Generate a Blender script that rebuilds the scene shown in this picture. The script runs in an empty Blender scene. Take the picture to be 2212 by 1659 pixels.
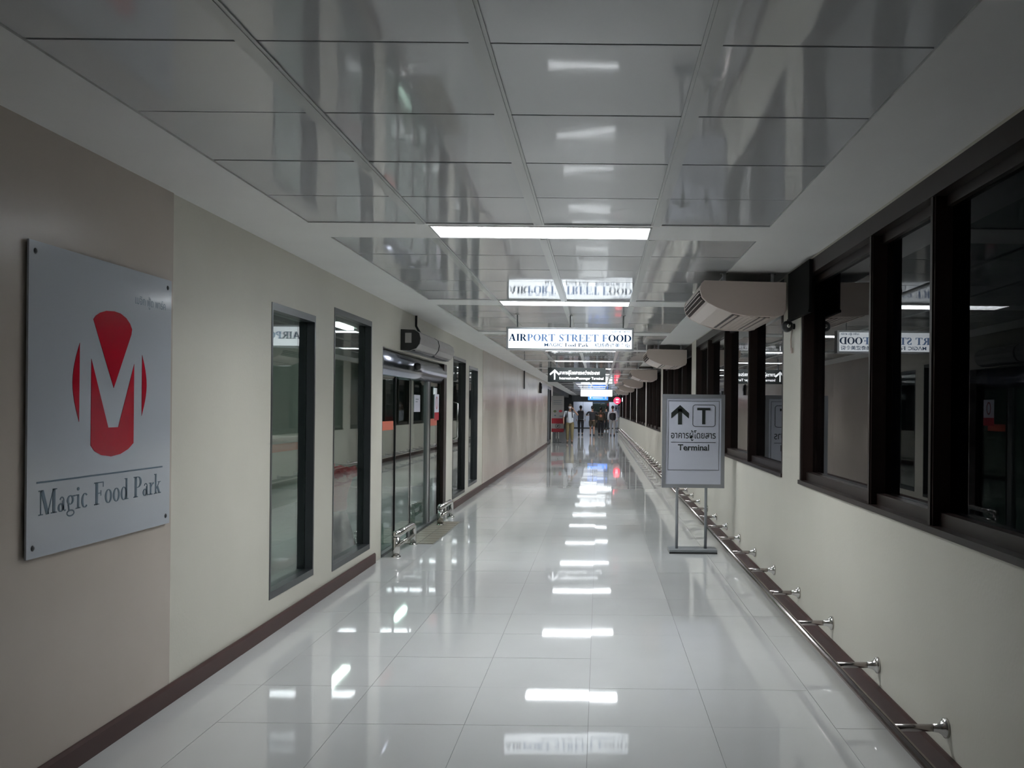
import bpy, bmesh, math, random
from mathutils import Vector, Matrix
random.seed(7)
C = bpy.context.scene.collection
PI = math.pi
F = 1980.0
H = 1.535            # camera height
ZC = 2.625           # ceiling height
XL, XR = -2.21, 1.48 # wall faces
YB, YE = -3.0, 74.0  # back of the corridor behind the camera, far end

# ------------------------------------------------------------ camera, world, light, exposure
cam = bpy.data.cameras.new('camera'); cam_o = bpy.data.objects.new('camera', cam); C.objects.link(cam_o)
cam.sensor_width = 36; cam.lens = F / 2212 * 36
cam.shift_x = -(1295 - 1106) / 2212; cam.shift_y = (884 - 829.5) / 2212
cam.clip_start = 0.05; cam.clip_end = 300
cam_o.matrix_world = Matrix.Translation((0, 0, H)) @ Matrix.Rotation(PI/2, 4, 'X') @ Matrix.Rotation(0.010, 4, 'Z')
bpy.context.scene.camera = cam_o
w = bpy.data.worlds.new('night'); bpy.context.scene.world = w; w.use_nodes = True
w.node_tree.nodes['Background'].inputs[0].default_value = (0.35, 0.45, 0.7, 1)
w.node_tree.nodes['Background'].inputs[1].default_value = 0.004
vs = bpy.context.scene.view_settings
vs.view_transform = 'Standard'; vs.look = 'None'; vs.gamma = 1; vs.use_curve_mapping = False
vs.exposure = 0.0
LAMP = 47.0          # emission of the ceiling light diffusers
SIGN = 1.6           # emission of the backlit signs
SHOP = 7.0           # fill lamps added inside the food hall

# ------------------------------------------------------------ materials
def mat(name, col, rough=0.5, metal=0.0, spec=0.5, emit=0, ecol=None, noise=0, nscale=3, bump=0, bscale=20, coat=0):
    m = bpy.data.materials.new(name); m.use_nodes = True
    nt = m.node_tree; b = nt.nodes['Principled BSDF']
    b.inputs['Base Color'].default_value = (*col, 1); b.inputs['Roughness'].default_value = rough
    b.inputs['Metallic'].default_value = metal; b.inputs['Specular IOR Level'].default_value = spec
    b.inputs['Coat Weight'].default_value = coat
    if emit:
        b.inputs['Emission Color'].default_value = (*(ecol or col), 1); b.inputs['Emission Strength'].default_value = emit
    if noise or bump:
        tc = nt.nodes.new('ShaderNodeNewGeometry')
        if noise:
            n = nt.nodes.new('ShaderNodeTexNoise'); n.inputs['Scale'].default_value = nscale; n.inputs['Detail'].default_value = 5
            r = nt.nodes.new('ShaderNodeMapRange'); r.inputs['From Min'].default_value = .3; r.inputs['From Max'].default_value = .7
            r.inputs['To Min'].default_value = 1 - noise; r.inputs['To Max'].default_value = 1 + noise
            v = nt.nodes.new('ShaderNodeVectorMath'); v.operation = 'SCALE'; v.inputs[0].default_value = col
            nt.links.new(tc.outputs['Position'], n.inputs['Vector']); nt.links.new(n.outputs['Fac'], r.inputs['Value'])
            nt.links.new(r.outputs[0], v.inputs['Scale']); nt.links.new(v.outputs[0], b.inputs['Base Color'])
        if bump:
            n = nt.nodes.new('ShaderNodeTexNoise'); n.inputs['Scale'].default_value = bscale; n.inputs['Detail'].default_value = 1
            bp = nt.nodes.new('ShaderNodeBump'); bp.inputs['Strength'].default_value = 1; bp.inputs['Distance'].default_value = bump
            nt.links.new(tc.outputs['Position'], n.inputs['Vector']); nt.links.new(n.outputs['Fac'], bp.inputs['Height'])
            nt.links.new(bp.outputs[0], b.inputs['Normal'])
    return m
def glass_mat(name, tint, refl=1.0, ior=1.5):
    m = bpy.data.materials.new(name); m.use_nodes = True; nt = m.node_tree; nt.nodes.clear()
    o = nt.nodes.new('ShaderNodeOutputMaterial'); mx = nt.nodes.new('ShaderNodeMixShader')
    t = nt.nodes.new('ShaderNodeBsdfTransparent'); g = nt.nodes.new('ShaderNodeBsdfGlossy')
    t.inputs[0].default_value = (*tint, 1); g.inputs['Color'].default_value = (refl, refl, refl, 1); g.inputs['Roughness'].default_value = 0.0
    # Schlick reflectance, the same from both sides of the pane
    ge = nt.nodes.new('ShaderNodeNewGeometry'); d = nt.nodes.new('ShaderNodeVectorMath'); d.operation = 'DOT_PRODUCT'
    nt.links.new(ge.outputs['Normal'], d.inputs[0]); nt.links.new(ge.outputs['Incoming'], d.inputs[1])
    def mth(op, a, b=None):
        m_ = nt.nodes.new('ShaderNodeMath'); m_.operation = op
        for i, v in enumerate((a, b)):
            if v is None: continue
            if isinstance(v, (int, float)): m_.inputs[i].default_value = v
            else: nt.links.new(v, m_.inputs[i])
        return m_.outputs[0]
    f0 = ((ior-1)/(ior+1))**2
    p5 = mth('POWER', mth('SUBTRACT', 1.0, mth('ABSOLUTE', d.outputs['Value'])), 5.0)
    fr = mth('ADD', mth('MULTIPLY', p5, 1-f0), f0)
    nt.links.new(fr, mx.inputs[0]); nt.links.new(t.outputs[0], mx.inputs[1]); nt.links.new(g.outputs[0], mx.inputs[2])
    nt.links.new(mx.outputs[0], o.inputs[0]); return m
M = dict(
    floor=mat('floor porcelain', (.575, .58, .575), .035, spec=.62, noise=.03, nscale=1.5),
    grout=mat('grout', (.18, .18, .17), .6),
    cream=mat('cream wall paint', (.60, .575, .50), .42, noise=.035, nscale=1.3, bump=.0006, bscale=60),
    laminate=mat('beige wall laminate', (.50, .44, .385), .27, spec=.3, noise=.04, nscale=1.6, bump=.004, bscale=.9),
    white=mat('white ceiling paint', (.80, .795, .785), .5, noise=.03, nscale=1.5),
    panel=mat('glossy ceiling panel', (.62, .63, .64), .05, spec=.75, bump=.0035, bscale=1.6),
    rib=mat('white metal rib', (.60, .61, .60), .25),
    plenum=mat('dark gap', (.04, .04, .04), .8),
    brown=mat('dark brown window frame', (.020, .012, .010), .4, spec=.25),
    skirt=mat('red brown skirting', (.055, .024, .021), .45, spec=.3),
    matte=mat('matt black', (.006, .006, .006), .8, spec=.1),
    black=mat('black plastic', (.012, .012, .013), .35),
    dgrey=mat('dark aluminium', (.055, .06, .065), .3, metal=.4),
    chrome=mat('chrome', (.62, .60, .58), .16, metal=1),
    alu=mat('brushed aluminium', (.42, .43, .44), .28, metal=.85),
    header=mat('steel header', (.32, .33, .38), .2, metal=.95),
    board=mat('white acrylic board', (.50, .53, .58), .12),
    red=mat('red film', (.42, .008, .022), .12),
    grey=mat('blue grey lettering', (.10, .15, .20), .3),
    standw=mat('white sign face', (.52, .54, .62), .35),
    standf=mat('grey metal frame', (.30, .31, .33), .35, metal=.5),
    blackink=mat('black lettering', (.015, .02, .018), .4),
    diff=mat('lamp diffuser', (.9, .9, .9), .5, emit=LAMP, ecol=(.93, .97, 1.0)),
    filldiff=mat('weak fill lamp diffuser', (.9, .9, .9), .5, emit=LAMP*.16, ecol=(.9, .95, 1.0)),
    lit=mat('backlit face', (.8, .8, .8), .3, emit=SIGN, ecol=(.88, .95, 1.0)),
    litblue=mat('backlit blue lettering', (.03, .09, .2), .3, emit=.10, ecol=(.05, .2, .5)),
    litwashed=mat('backlit lettering washed by glare', (.10, .2, .35), .3, emit=.42, ecol=(.34, .52, .82)),
    louver=mat('lamp louvre', (.75, .76, .78), .25),
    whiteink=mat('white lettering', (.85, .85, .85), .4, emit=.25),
    signblack=mat('black sign face', (.008, .010, .010), .6, spec=.15),
    screen=None,
    ac=mat('beige air conditioner', (.62, .52, .465), .38),
    acdark=mat('dark louvre gap', (.035, .022, .02), .7, spec=.1),
    acblade=mat('brown louvre blade', (.07, .05, .045), .5),
    shopwall=mat('food hall wall', (.42, .46, .43), .5),
    shopdark=mat('dark shop fittings', (.03, .032, .033), .6),
    shopfill=mat('food hall fill lamp', (.8, .8, .8), .5, emit=SHOP*6, ecol=(.9, 1, .93)),
    pink=mat('pink cloth', (.52, .20, .20), .5), mauve=mat('grey mauve cloth', (.20, .14, .15), .25),
    flower=mat('red petals', (.5, .03, .05), .5),
    orange=mat('orange red film', (.55, .12, .07), .3),
    paper=mat('paper', (.62, .62, .70), .6),
    tan=mat('tan stone tile', (.22, .195, .15), .35, noise=.15, nscale=9),
    endwall=mat('blue white partition', (.56, .60, .72), .35),
    redlit=mat('red lit sign', (.8, .02, .05), .3, emit=3.0, ecol=(1, .02, .06)),
    bluelit=mat('blue lit sign', (.05, .2, .7), .3, emit=1.3, ecol=(.05, .22, .9)),
    skin=mat('skin', (.36, .20, .14), .5), hair=mat('hair', (.01, .009, .008), .5),
    wshirt=mat('white cloth', (.55, .58, .64), .8), khaki=mat('khaki cloth', (.20, .16, .08), .9),
    dcloth=mat('dark cloth', (.018, .018, .022), .9), brownc=mat('brown cloth', (.06, .045, .028), .9),
    greyc=mat('light grey cloth', (.32, .32, .32), .9), orangec=mat('orange patch', (.35, .14, .09), .8),
    greenc=mat('green food print', (.13, .15, .07), .5), redb=mat('red banner print', (.36, .015, .03), .4),
    bannerw=mat('banner white print', (.36, .34, .33), .5), rail=mat('stainless rail', (.40, .36, .35), .22, metal=1),
    basegrey=mat('grey painted steel', (.20, .215, .23), .45),
)
M['glass'] = glass_mat('window glass', (.80, .86, .84), .95, 1.55)
M['doorglass'] = glass_mat('door glass', (.72, .84, .80), .95, 1.6)
M['dimglass'] = glass_mat('tinted sliding sash glass', (.2, .2, .22), .38, 1.45)
M['nightglass'] = glass_mat('tinted window glass', (.25, .25, .27), .9, 1.5)

# ------------------------------------------------------------ mesh helpers
def box(bm, x0, x1, y0, y1, z0, z1):
    v = [bm.verts.new(p) for p in ((x0,y0,z0),(x1,y0,z0),(x1,y1,z0),(x0,y1,z0),(x0,y0,z1),(x1,y0,z1),(x1,y1,z1),(x0,y1,z1))]
    for f in ((3,2,1,0),(4,5,6,7),(0,1,5,4),(1,2,6,5),(2,3,7,6),(3,0,4,7)): bm.faces.new([v[i] for i in f])
def tube(bm, pts, r, n=12, cap=True):
    pts = [Vector(p) for p in pts]; rs = r if isinstance(r, (list, tuple)) else [r]*len(pts); rings = []
    for i, p in enumerate(pts):
        d = (pts[min(i+1, len(pts)-1)] - pts[max(i-1, 0)]).normalized()
        a = d.orthogonal().normalized() if i == 0 else (a - d*a.dot(d)).normalized()
        b = d.cross(a)
        rings.append([bm.verts.new(p + (a*math.cos(t*2*PI/n) + b*math.sin(t*2*PI/n))*rs[i]) for t in range(n)])
    for q, s in zip(rings, rings[1:]):
        for t in range(n): f = bm.faces.new((q[t], q[(t+1)%n], s[(t+1)%n], s[t])); f.smooth = True
    if cap: bm.faces.new(rings[0][::-1]); bm.faces.new(rings[-1])
def lathe(bm, prof, c=(0,0,0), n=20, axis='Z'):
    rings = []
    for r, z in prof:
        ring = []
        for t in range(n):
            a, b = r*math.cos(t*2*PI/n), r*math.sin(t*2*PI/n)
            p = (a, b, z) if axis == 'Z' else ((z, a, b) if axis == 'X' else (a, z, b))
            ring.append(bm.verts.new((c[0]+p[0], c[1]+p[1], c[2]+p[2])))
        rings.append(ring)
    for q, s in zip(rings, rings[1:]):
        for t in range(n): f = bm.faces.new((q[t], q[(t+1)%n], s[(t+1)%n], s[t])); f.smooth = True
    bm.faces.new(rings[0][::-1]); bm.faces.new(rings[-1])
def extrude_y(bm, prof, y0, y1, smooth=False):
    a = [bm.verts.new((x, y0, z)) for x, z in prof]; b = [bm.verts.new((x, y1, z)) for x, z in prof]
    n = len(prof)
    for i in range(n):
        f = bm.faces.new((a[i], a[(i+1)%n], b[(i+1)%n], b[i])); f.smooth = smooth
    bm.faces.new(a[::-1]); bm.faces.new(b)
def obj(name, bm, m, parent=None, loc=None, bevel=0):
    bmesh.ops.recalc_face_normals(bm, faces=bm.faces)
    if bevel:
        bmesh.ops.bevel(bm, geom=list(bm.edges), offset=bevel, segments=2, affect='EDGES', profile=.6)
    me = bpy.data.meshes.new(name); bm.to_mesh(me); bm.free(); me.materials.append(M[m])
    o = bpy.data.objects.new(name, me); C.objects.link(o)
    if parent: o.parent = parent
    if loc: o.location = loc
    return o
def boxo(name, d, m, parent=None, bevel=0):
    bm = bmesh.new(); box(bm, *d); return obj(name, bm, m, parent, None, bevel)
def thing(name, label, cat, loc=(0,0,0), group=None, rz=0):
    o = bpy.data.objects.new(name, None); C.objects.link(o); o.location = loc; o.rotation_euler.z = rz
    o['label'] = label; o['category'] = cat
    if group: o['group'] = group
    return o
def tag(o, label, cat, group=None):
    o['label'] = label; o['category'] = cat
    if group: o['group'] = group
    return o
def struct(o): o['kind'] = 'structure'; return o
def emptys(name, loc=(0,0,0)):
    o = bpy.data.objects.new(name, None); C.objects.link(o); o.location = loc; o['kind'] = 'structure'; return o
def link_copy(src, parent, loc=None):
    c = src.copy(); C.objects.link(c); c.parent = parent
    if loc is not None: c.location = loc
    return c
def copy_tree(o, parent=None):
    c = o.copy(); C.objects.link(c); c.parent = parent
    for ch in list(o.children): copy_tree(ch, c)
    return c

# flat artwork: polygons in (u, v) laid on a plane: origin, U axis, V axis, small thickness along N
def art(name, polys, m, parent, org, U, V, N, t=.0012):
    bm = bmesh.new(); org, U, V, N = Vector(org), Vector(U), Vector(V), Vector(N)
    for poly in polys:
        a = [bm.verts.new(org + U*u + V*v + N*t) for u, v in poly]; b = [bm.verts.new(org + U*u + V*v) for u, v in poly]
        try: bm.faces.new(a)
        except Exception: continue
        n = len(poly)
        for i in range(n): bm.faces.new((a[i], b[i], b[(i+1)%n], a[(i+1)%n]))
    me = bpy.data.meshes.new(name); bm.to_mesh(me); bm.free(); me.materials.append(M[m])
    o = bpy.data.objects.new(name, me); C.objects.link(o); o.parent = parent
    return o
def text(name, s, m, parent, org, U, V, N, w=None, h=None, bold=0.0, t=.0012):
    cu = bpy.data.curves.new('t', 'FONT'); cu.body = s; cu.size = 1; cu.offset = bold; cu.resolution_u = 4
    to = bpy.data.objects.new('t', cu); C.objects.link(to)
    dg = bpy.context.evaluated_depsgraph_get(); me = bpy.data.meshes.new_from_object(to.evaluated_get(dg))
    bpy.data.objects.remove(to); bpy.data.curves.remove(cu)
    if not len(me.vertices): return None
    x0 = min(v.co.x for v in me.vertices); x1 = max(v.co.x for v in me.vertices)
    y0 = min(v.co.y for v in me.vertices); y1 = max(v.co.y for v in me.vertices)
    sx = (w/(x1-x0)) if w else None; sy = (h/(y1-y0)) if h else None
    sx = sx or sy; sy = sy or sx
    org, U, V, N = Vector(org), Vector(U), Vector(V), Vector(N)
    for v in me.vertices: v.co = org + U*((v.co.x-x0)*sx) + V*((v.co.y-y0)*sy) + N*t
    me.materials.clear(); me.materials.append(M[m]); me.name = name
    o = bpy.data.objects.new(name, me); C.objects.link(o); o.parent = parent
    return o

# serif letters drawn from stems, hairlines, rings and slabs (cap height 1)
def B(x0, y0, x1, y1): return [(x0,y0),(x1,y0),(x1,y1),(x0,y1)]
def D(p, q, wd): return [(p[0],p[1]),(p[0]+wd,p[1]),(q[0]+wd,q[1]),(q[0],q[1])]
def R(cx, cy, rx, ry, tx, ty, a0=0, a1=360, n=20):
    out = []
    for i in range(n):
        a, b = [math.radians(a0+(a1-a0)*(i+k)/n) for k in (0, 1)]
        out.append([(cx+rx*math.cos(a), cy+ry*math.sin(a)), (cx+rx*math.cos(b), cy+ry*math.sin(b)),
                    (cx+(rx-tx)*math.cos(b), cy+(ry-ty)*math.sin(b)), (cx+(rx-tx)*math.cos(a), cy+(ry-ty)*math.sin(a))])
    return out
s = .045
GL = {
 'A': (.90, [D((.05,0),(.40,1),.055), D((.60,0),(.33,1),.18), B(.2,.30,.62,.345), B(-.02,0,.22,s), B(.52,0,.88,s)]),
 'I': (.44, [B(.13,0,.30,1), B(.03,0,.40,s), B(.03,1-s,.40,1)]),
 'R': (.90, [B(.11,0,.28,1), B(.02,0,.38,s), B(.02,1-s,.3,1), B(.28,.48,.36,.525), B(.28,1-s,.36,1), D((.62,0),(.34,.5),.18), B(.6,0,.9,s)] + R(.36,.74,.33,.26,.16,.045,-90,90,12)),
 'P': (.76, [B(.11,0,.28,1), B(.02,0,.38,s), B(.02,1-s,.3,1), B(.28,.45,.36,.495), B(.28,1-s,.36,1)] + R(.36,.725,.33,.275,.16,.045,-90,90,12)),
 'O': (.96, R(.47,.5,.43,.51,.17,.04)),
 'T': (.86, [B(.34,0,.51,1), B(.03,.955,.82,1), B(.03,.76,.065,1), B(.785,.76,.82,1), B(.24,0,.61,s)]),
 'S': (.68, R(.33,.745,.25,.265,.10,.045,25,200,10) + R(.33,.255,.25,.265,.10,.045,-155,20,10) + [[(.08,.62),(.24,.72),(.58,.38),(.44,.26)], B(.52,.74,.555,1), B(.08,0,.115,.27)]),
 'E': (.80, [B(.11,0,.28,1), B(.02,.955,.68,1), B(.28,.48,.5,.525), B(.02,0,.72,s), B(.645,.76,.68,1), B(.48,.38,.515,.62), B(.685,0,.72,.26)]),
 'F': (.76, [B(.11,0,.28,1), B(.02,.955,.68,1), B(.28,.48,.5,.525), B(.02,0,.38,s), B(.645,.76,.68,1), B(.48,.38,.515,.62)]),
 'D': (.96, [B(.11,0,.28,1), B(.02,0,.38,s), B(.02,1-s,.38,1)] + R(.36,.5,.54,.5,.18,.045,-90,90,14)),
 'M': (1.12, [B(.12,0,.17,1), B(.84,0,1.0,1), D((.46,0),(.12,1),.18), D((.52,0),(.86,1),.055), B(.02,0,.27,s), B(.74,0,1.1,s), B(.02,1-s,.24,1), B(.88,1-s,1.1,1)]),
 'a': (.56, [B(.32,.05,.44,.46), B(.44,0,.53,.06)] + R(.29,.44,.15,.18,.05,.05,0,160,8) + R(.22,.17,.19,.18,.12,.045)),
 'g': (.60, R(.26,.42,.22,.20,.12,.04) + R(.28,-.13,.25,.15,.05,.06) + [B(.42,.54,.58,.60), D((.14,.0),(.1,.24),.08)]),
 'i': (.34, [B(.11,0,.23,.60), B(.02,0,.32,s), B(.02,.56,.2,.60)] + R(.17,.84,.075,.075,.075,.075)),
 'c': (.52, R(.28,.30,.24,.32,.13,.04,45,315,14)),
 'o': (.60, R(.29,.30,.26,.32,.13,.04)),
 'd': (.66, [B(.42,0,.54,1), B(.34,.96,.5,1), B(.48,0,.64,s)] + R(.27,.30,.24,.32,.13,.04)),
 'r': (.46, [B(.10,0,.22,.60), B(.01,0,.32,s), B(.01,.56,.2,.60), [(.22,.42),(.34,.58),(.44,.60),(.44,.50),(.32,.50),(.22,.34)]]),
 'k': (.64, [B(.10,0,.22,1), B(.01,0,.32,s), B(.01,.96,.2,1), D((.20,.24),(.46,.60),.06), D((.42,0),(.24,.36),.15), B(.4,0,.64,s), B(.36,.56,.6,.60)]),
}
def serif(s_, space=.45, track=.0):
    x = 0; out = []; spans = []
    for ch in s_:
        if ch == ' ': x += space; continue
        wd, ps = GL[ch]; out.append([[(x+u, v) for u, v in p] for p in ps]); x += wd + track
    return x, out

# ============================================================ FLOOR
bm = bmesh.new(); box(bm, XL-.2, XR+.2, YB, YE, -.12, -.004); box(bm, -6.2, XL-.2, YB, YE, -.12, -.004)
floor = struct(obj('floor', bm, 'grout'))
xs = [XL-.14, -1.84, -1.24, -.64, -.04, .56, 1.16, XR+.02]; gap = .0012
rows = [4.44 + .6*k for k in range(-3, 39)]; tile_mesh = {}
def tile(x0, x1, y0, y1):
    bm = bmesh.new(); box(bm, x0+gap, x1-gap, y0+gap, y1-gap, -.006, 0); return bm
for j, y in enumerate(rows):
    for i in range(7):
        k = i if i in (0, 6) else 1
        if k not in tile_mesh:
            wd = xs[i+1]-xs[i]; o = obj('tile', tile(0, wd, 0, .6), 'floor', floor, (xs[i], y, 0)); tile_mesh[k] = o
        else:
            c = link_copy(tile_mesh[k], floor, (xs[i], y, 0)); c.rotation_euler = (random.uniform(-.0012, .0012), random.uniform(-.0008, .0008), 0)
bm = bmesh.new()
yy = rows[-1] + .6
while yy < YE:
    for i in range(7): box(bm, xs[i]+gap, xs[i+1]-gap, yy+gap, min(yy+.6, YE)-gap, -.006, 0)
    yy += .6
yy = rows[0]
while yy > YB + .6:
    yy -= .6
    for i in range(7): box(bm, xs[i]+gap, xs[i+1]-gap, yy+gap, yy+.6-gap, -.006, 0)
o = obj('tiles', bm, 'floor', floor); o['kind'] = 'stuff'
bm = bmesh.new()
for a in range(6):
    for y in range(0, 116):
        box(bm, -5.95+.6*a+gap, -5.35+.6*a-gap, 4.44+.6*y+gap, 5.04+.6*y-gap, -.006, 0)
o = obj('hall_tiles', bm, 'floor', floor); o['kind'] = 'stuff'

# ============================================================ CEILING
bm = bmesh.new(); box(bm, XL-.25, XR+.3, YB, YE, ZC+.05, ZC+.15); box(bm, -6.2, XL-.25, YB, YE, 2.9, 3.0)
ceiling = struct(obj('ceiling', bm, 'plenum'))
cx = [-1.74, -1.07, -.37, .326, 1.0]
mods = [5.436 + 3.815*k for k in range(-2, 18)]    # start of each white cross band (.46 deep)
bm = bmesh.new()
box(bm, XL-.02, cx[0], YB, YE, ZC, ZC+.05); box(bm, cx[4], XR+.02, YB, YE, ZC, ZC+.05)
obj('border_band', bm, 'white', ceiling)
band0 = None; panel0 = {}; rib0 = None; stuffp = bmesh.new(); nlamp = 0
LX0, LX1 = -1.035, .305
for k, y in enumerate(mods):
    lamp = True
    # cross band, with an opening where a lamp sits
    bm = bmesh.new()
    if lamp:
        box(bm, cx[0], LX0, y, y+.46, ZC, ZC+.05); box(bm, LX1, cx[4], y, y+.46, ZC, ZC+.05)
        box(bm, LX0, LX1, y, y+.05, ZC, ZC+.05); box(bm, LX0, LX1, y+.42, y+.46, ZC, ZC+.05)
    else: box(bm, cx[0], cx[4], y, y+.46, ZC, ZC+.05)
    if y < 72: obj('cross_band', bm, 'white', ceiling)
    else: bm.free(); continue
    ya = y + .46; pl = (3.815-.46)/5
    for r in range(5):
        for c in range(4):
            yy = ya + r*pl
            if yy < YE - .7:
                if yy < 26:
                    if c not in panel0:
                        b2 = bmesh.new(); box(b2, .004, cx[c+1]-cx[c]-.004, .006, pl-.006, 0, .012)
                        panel0[c] = obj('ceiling_panel', b2, 'panel', ceiling, (cx[c], yy, ZC+.006))
                    else: link_copy(panel0[c], ceiling, (cx[c], yy, ZC+.006 + random.uniform(-.001, .001)))
                else: box(stuffp, cx[c]+.004, cx[c+1]-.004, yy+.006, yy+pl-.006, ZC+.006, ZC+.018)
    for c in (1, 2, 3):
        if rib0 is None:
            b2 = bmesh.new(); box(b2, -.02, .02, 0, 5*pl, ZC-.004, ZC+.02); box(b2, -.032, .032, 0, 5*pl, ZC+.0, ZC+.004)
            rib0 = obj('ceiling_rib', b2, 'rib', ceiling, (cx[c], ya, 0))
        elif ya < YE-4: link_copy(rib0, ceiling, (cx[c], ya, 0))
o = obj('panels', stuffp, 'panel', ceiling); o['kind'] = 'stuff'

# ceiling lamps: recessed troughs with louvre blades
def make_lamp():
    t = thing('ceiling_lamp', '', 'light', (0, 0, ZC))
    W = LX1-LX0; bm = bmesh.new()
    for d in ((0, W, .05, .062, -.004, .045), (0, W, .408, .42, -.004, .045), (0, .012, .062, .408, -.004, .045), (W-.012, W, .062, .408, -.004, .045)): box(bm, *d)
    obj('lamp_frame', bm, 'rib', t)
    boxo('diffuser', (.012, W-.012, .062, .408, .036, .044), 'diff', t)
    b = boxo('louvre_blade', (0, .003, .062, .408, .004, .034), 'louver', t)
    b.location.x = W/14
    for i in range(2, 14): link_copy(b, t, (i*W/14, 0, 0))
    boxo('louvre_rail', (.012, W-.012, .233, .237, .004, .034), 'louver', t)
    return t
lamp0 = make_lamp()
lab = ['glowing recessed ceiling lamp nearest overhead, first one in the glossy ceiling',
       'second glowing ceiling lamp, just before the hanging airport street food sign',
       'ceiling lamp directly behind the airport street food sign', 'thin bright ceiling lamp seen just under the street food sign',
       'ceiling lamp just above the black international terminal sign']
ords = ['first','second','third','fourth','fifth','sixth','seventh','eighth','ninth','tenth','eleventh','twelfth','thirteenth']
k = 0
for y in mods:
    if 5 < y < 70:
        t = lamp0 if k == 0 else copy_tree(lamp0)
        t.location = (LX0, y, ZC)
        t['label'] = lab[k] if k < len(lab) else 'small bright ceiling lamp beyond the black hanging sign, %s one behind it' % ords[k-5]
        t['group'] = 'recessed ceiling lamps along the corridor'; k += 1

# ============================================================ LEFT WALL
T = .12
wins = [('window', 6.16, 7.11, .228, 2.235), ('window', 7.61, 8.86, .164, 2.36), ('door', 9.32, 13.22, 0, 2.153),
        ('window', 13.8, 15.1, .148, 2.32), ('window', 15.5, 16.6, .196, 2.25), ('door', 38.9, 41.8, .02, 2.5)]
LE = 43.2
bm = bmesh.new(); y = YB
for kd, a, b, z0, z1 in wins:
    box(bm, XL-T, XL, y, a, 0, ZC+.04)
    if z0 > .03: box(bm, XL-T, XL, a, b, 0, z0)
    box(bm, XL-T, XL, a, b, z1, ZC+.04); y = b
box(bm, XL-T, XL, y, LE, 0, ZC+.04)
wall_left = struct(obj('wall_left', bm, 'cream'))
boxo('wall_panel', (XL, XL+.008, YB, 4.72, 0, ZC), 'laminate', wall_left)
for a in (17.3, 20.9, 24.5, 28.1, 31.7, 35.3):
    boxo('wall_panel', (XL, XL+.008, a+.006, a+3.6-.006 if a < 35 else 38.7, 0, ZC), 'laminate', wall_left)
def skirting(name, x0, x1, segs):
    bm = bmesh.new()
    for a, b in segs:
        s_ = 1 if x1 > x0 else -1
        extrude_y(bm, [(x0, 0), (x1, 0), (x1, .085), (x1-s_*.008, .10), (x0, .10)], a, b)
    return struct(obj(name, bm, 'skirt'))
skirting('baseboard_left', XL+.0081, XL+.024, [(YB, 9.02), (13.35, 38.7)])
skirting('baseboard_right', XR, XR-.016, [(YB, YE)])

def frame_window(n, a, b, z0, z1, xg=-2.27, x0=XL-T, x1=XL+.004, fm='dgrey', fw=.05, name='window'):
    t = emptys('%s_%d' % (name, n), (xg, (a+b)/2, z0))
    L = Matrix.Translation((-xg, -(a+b)/2, -z0))
    def p(nm, d, m): o = boxo(nm, d, m, t); o.data.transform(L); return o
    p('head_frame', (x0, x1, a, b, z1-fw, z1), fm); p('bottom_frame', (x0, x1, a, b, z0, z0+fw), fm)
    p('jamb', (x0, x1, a, a+fw*.5, z0+fw, z1-fw), fm); p('jamb', (x0, x1, b-fw*.5, b, z0+fw, z1-fw), fm)
    p('pane', (xg-.004, xg+.004, a+fw*.5, b-fw*.5, z0+fw, z1-fw), 'glass')
    return t, L
frame_window(1, *wins[0][1:]); frame_window(2, *wins[1][1:])
t, L = frame_window(3, *wins[3][1:], fm='black'); 
bm = bmesh.new(); tube(bm, [(-2.27,14.15,1.05),(-2.19,14.15,1.08),(-2.19,14.15,1.6),(-2.27,14.15,1.63)], .012); o = obj('pull_handle', bm, 'chrome', t); o.data.transform(L)
frame_window(4, *wins[4][1:])
t, L = frame_window(2, *wins[5][1:], fm='black', fw=.12, name='door')
o = boxo('door_stile', (XL-.05, XL+.01, 40.2, 40.4, .1, 2.4), 'alu', t); o.data.transform(L)

# sliding glass entrance of the food hall
door = emptys('door_1', (XL, 11.27, 0)); L = Matrix.Translation((-XL, -11.27, 0))
def dp(nm, d, m, bevel=0, par=None):
    o = boxo(nm, d, m, par or door, bevel)
    o.data.transform(L); return o
for nm, a, b in (('glass_panel', 9.34, 10.10), ('glass_panel', 10.12, 10.94), ('glass_panel', 10.96, 11.9), ('glass_panel', 12.08, 13.0)):
    dp(nm, (-2.265, -2.255, a, b, .03, 1.87), 'doorglass')
dp('door_stile', (-2.29, -2.23, 11.9, 12.04, .0, 1.87), 'alu'); dp('door_edge', (-2.28, -2.225, 12.04, 12.07, 0, 1.87), 'black')
dp('door_edge', (-2.275, -2.245, 10.10, 10.115, 0, 1.87), 'black'); dp('door_edge', (-2.272, -2.25, 10.94, 10.955, 0, 1.87), 'dgrey')
dp('jamb', (XL-T, XL+.003, 13.0, 13.22, 0, 2.15), 'brown'); dp('jamb', (XL-T, XL, 9.32, 9.34, 0, 2.15), 'dgrey')
dp('bottom_track', (XL-T, XL+.005, 9.34, 13.0, 0, .03), 'dgrey')
bm = bmesh.new()
prof = [(XL-.118, 1.86)] + [(XL-.115+.125*math.sin(a*PI/12)**.9 if a else XL-.115, 1.86+.145*(1-math.cos(a*PI/12))) for a in range(0, 13)] + [(XL-.118, 2.15)]
extrude_y(bm, prof, 9.33, 13.21, True); bm.transform(L); obj('header_cover', bm, 'header', door)
bm = bmesh.new(); lathe(bm, [(.0,-.02),(.045,-.02),(.05,.01),(.035,.045),(.01,.055)], (XL+.02, 10.95, 2.02), 16, 'X'); bm.transform(L); obj('motion_sensor', bm, 'black', door)
for a, b in ((9.40, 10.02), (12.15, 12.7)): dp('warning_stripe', (-2.254, -2.2525, a, b, 1.29, 1.385), 'orange')
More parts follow.
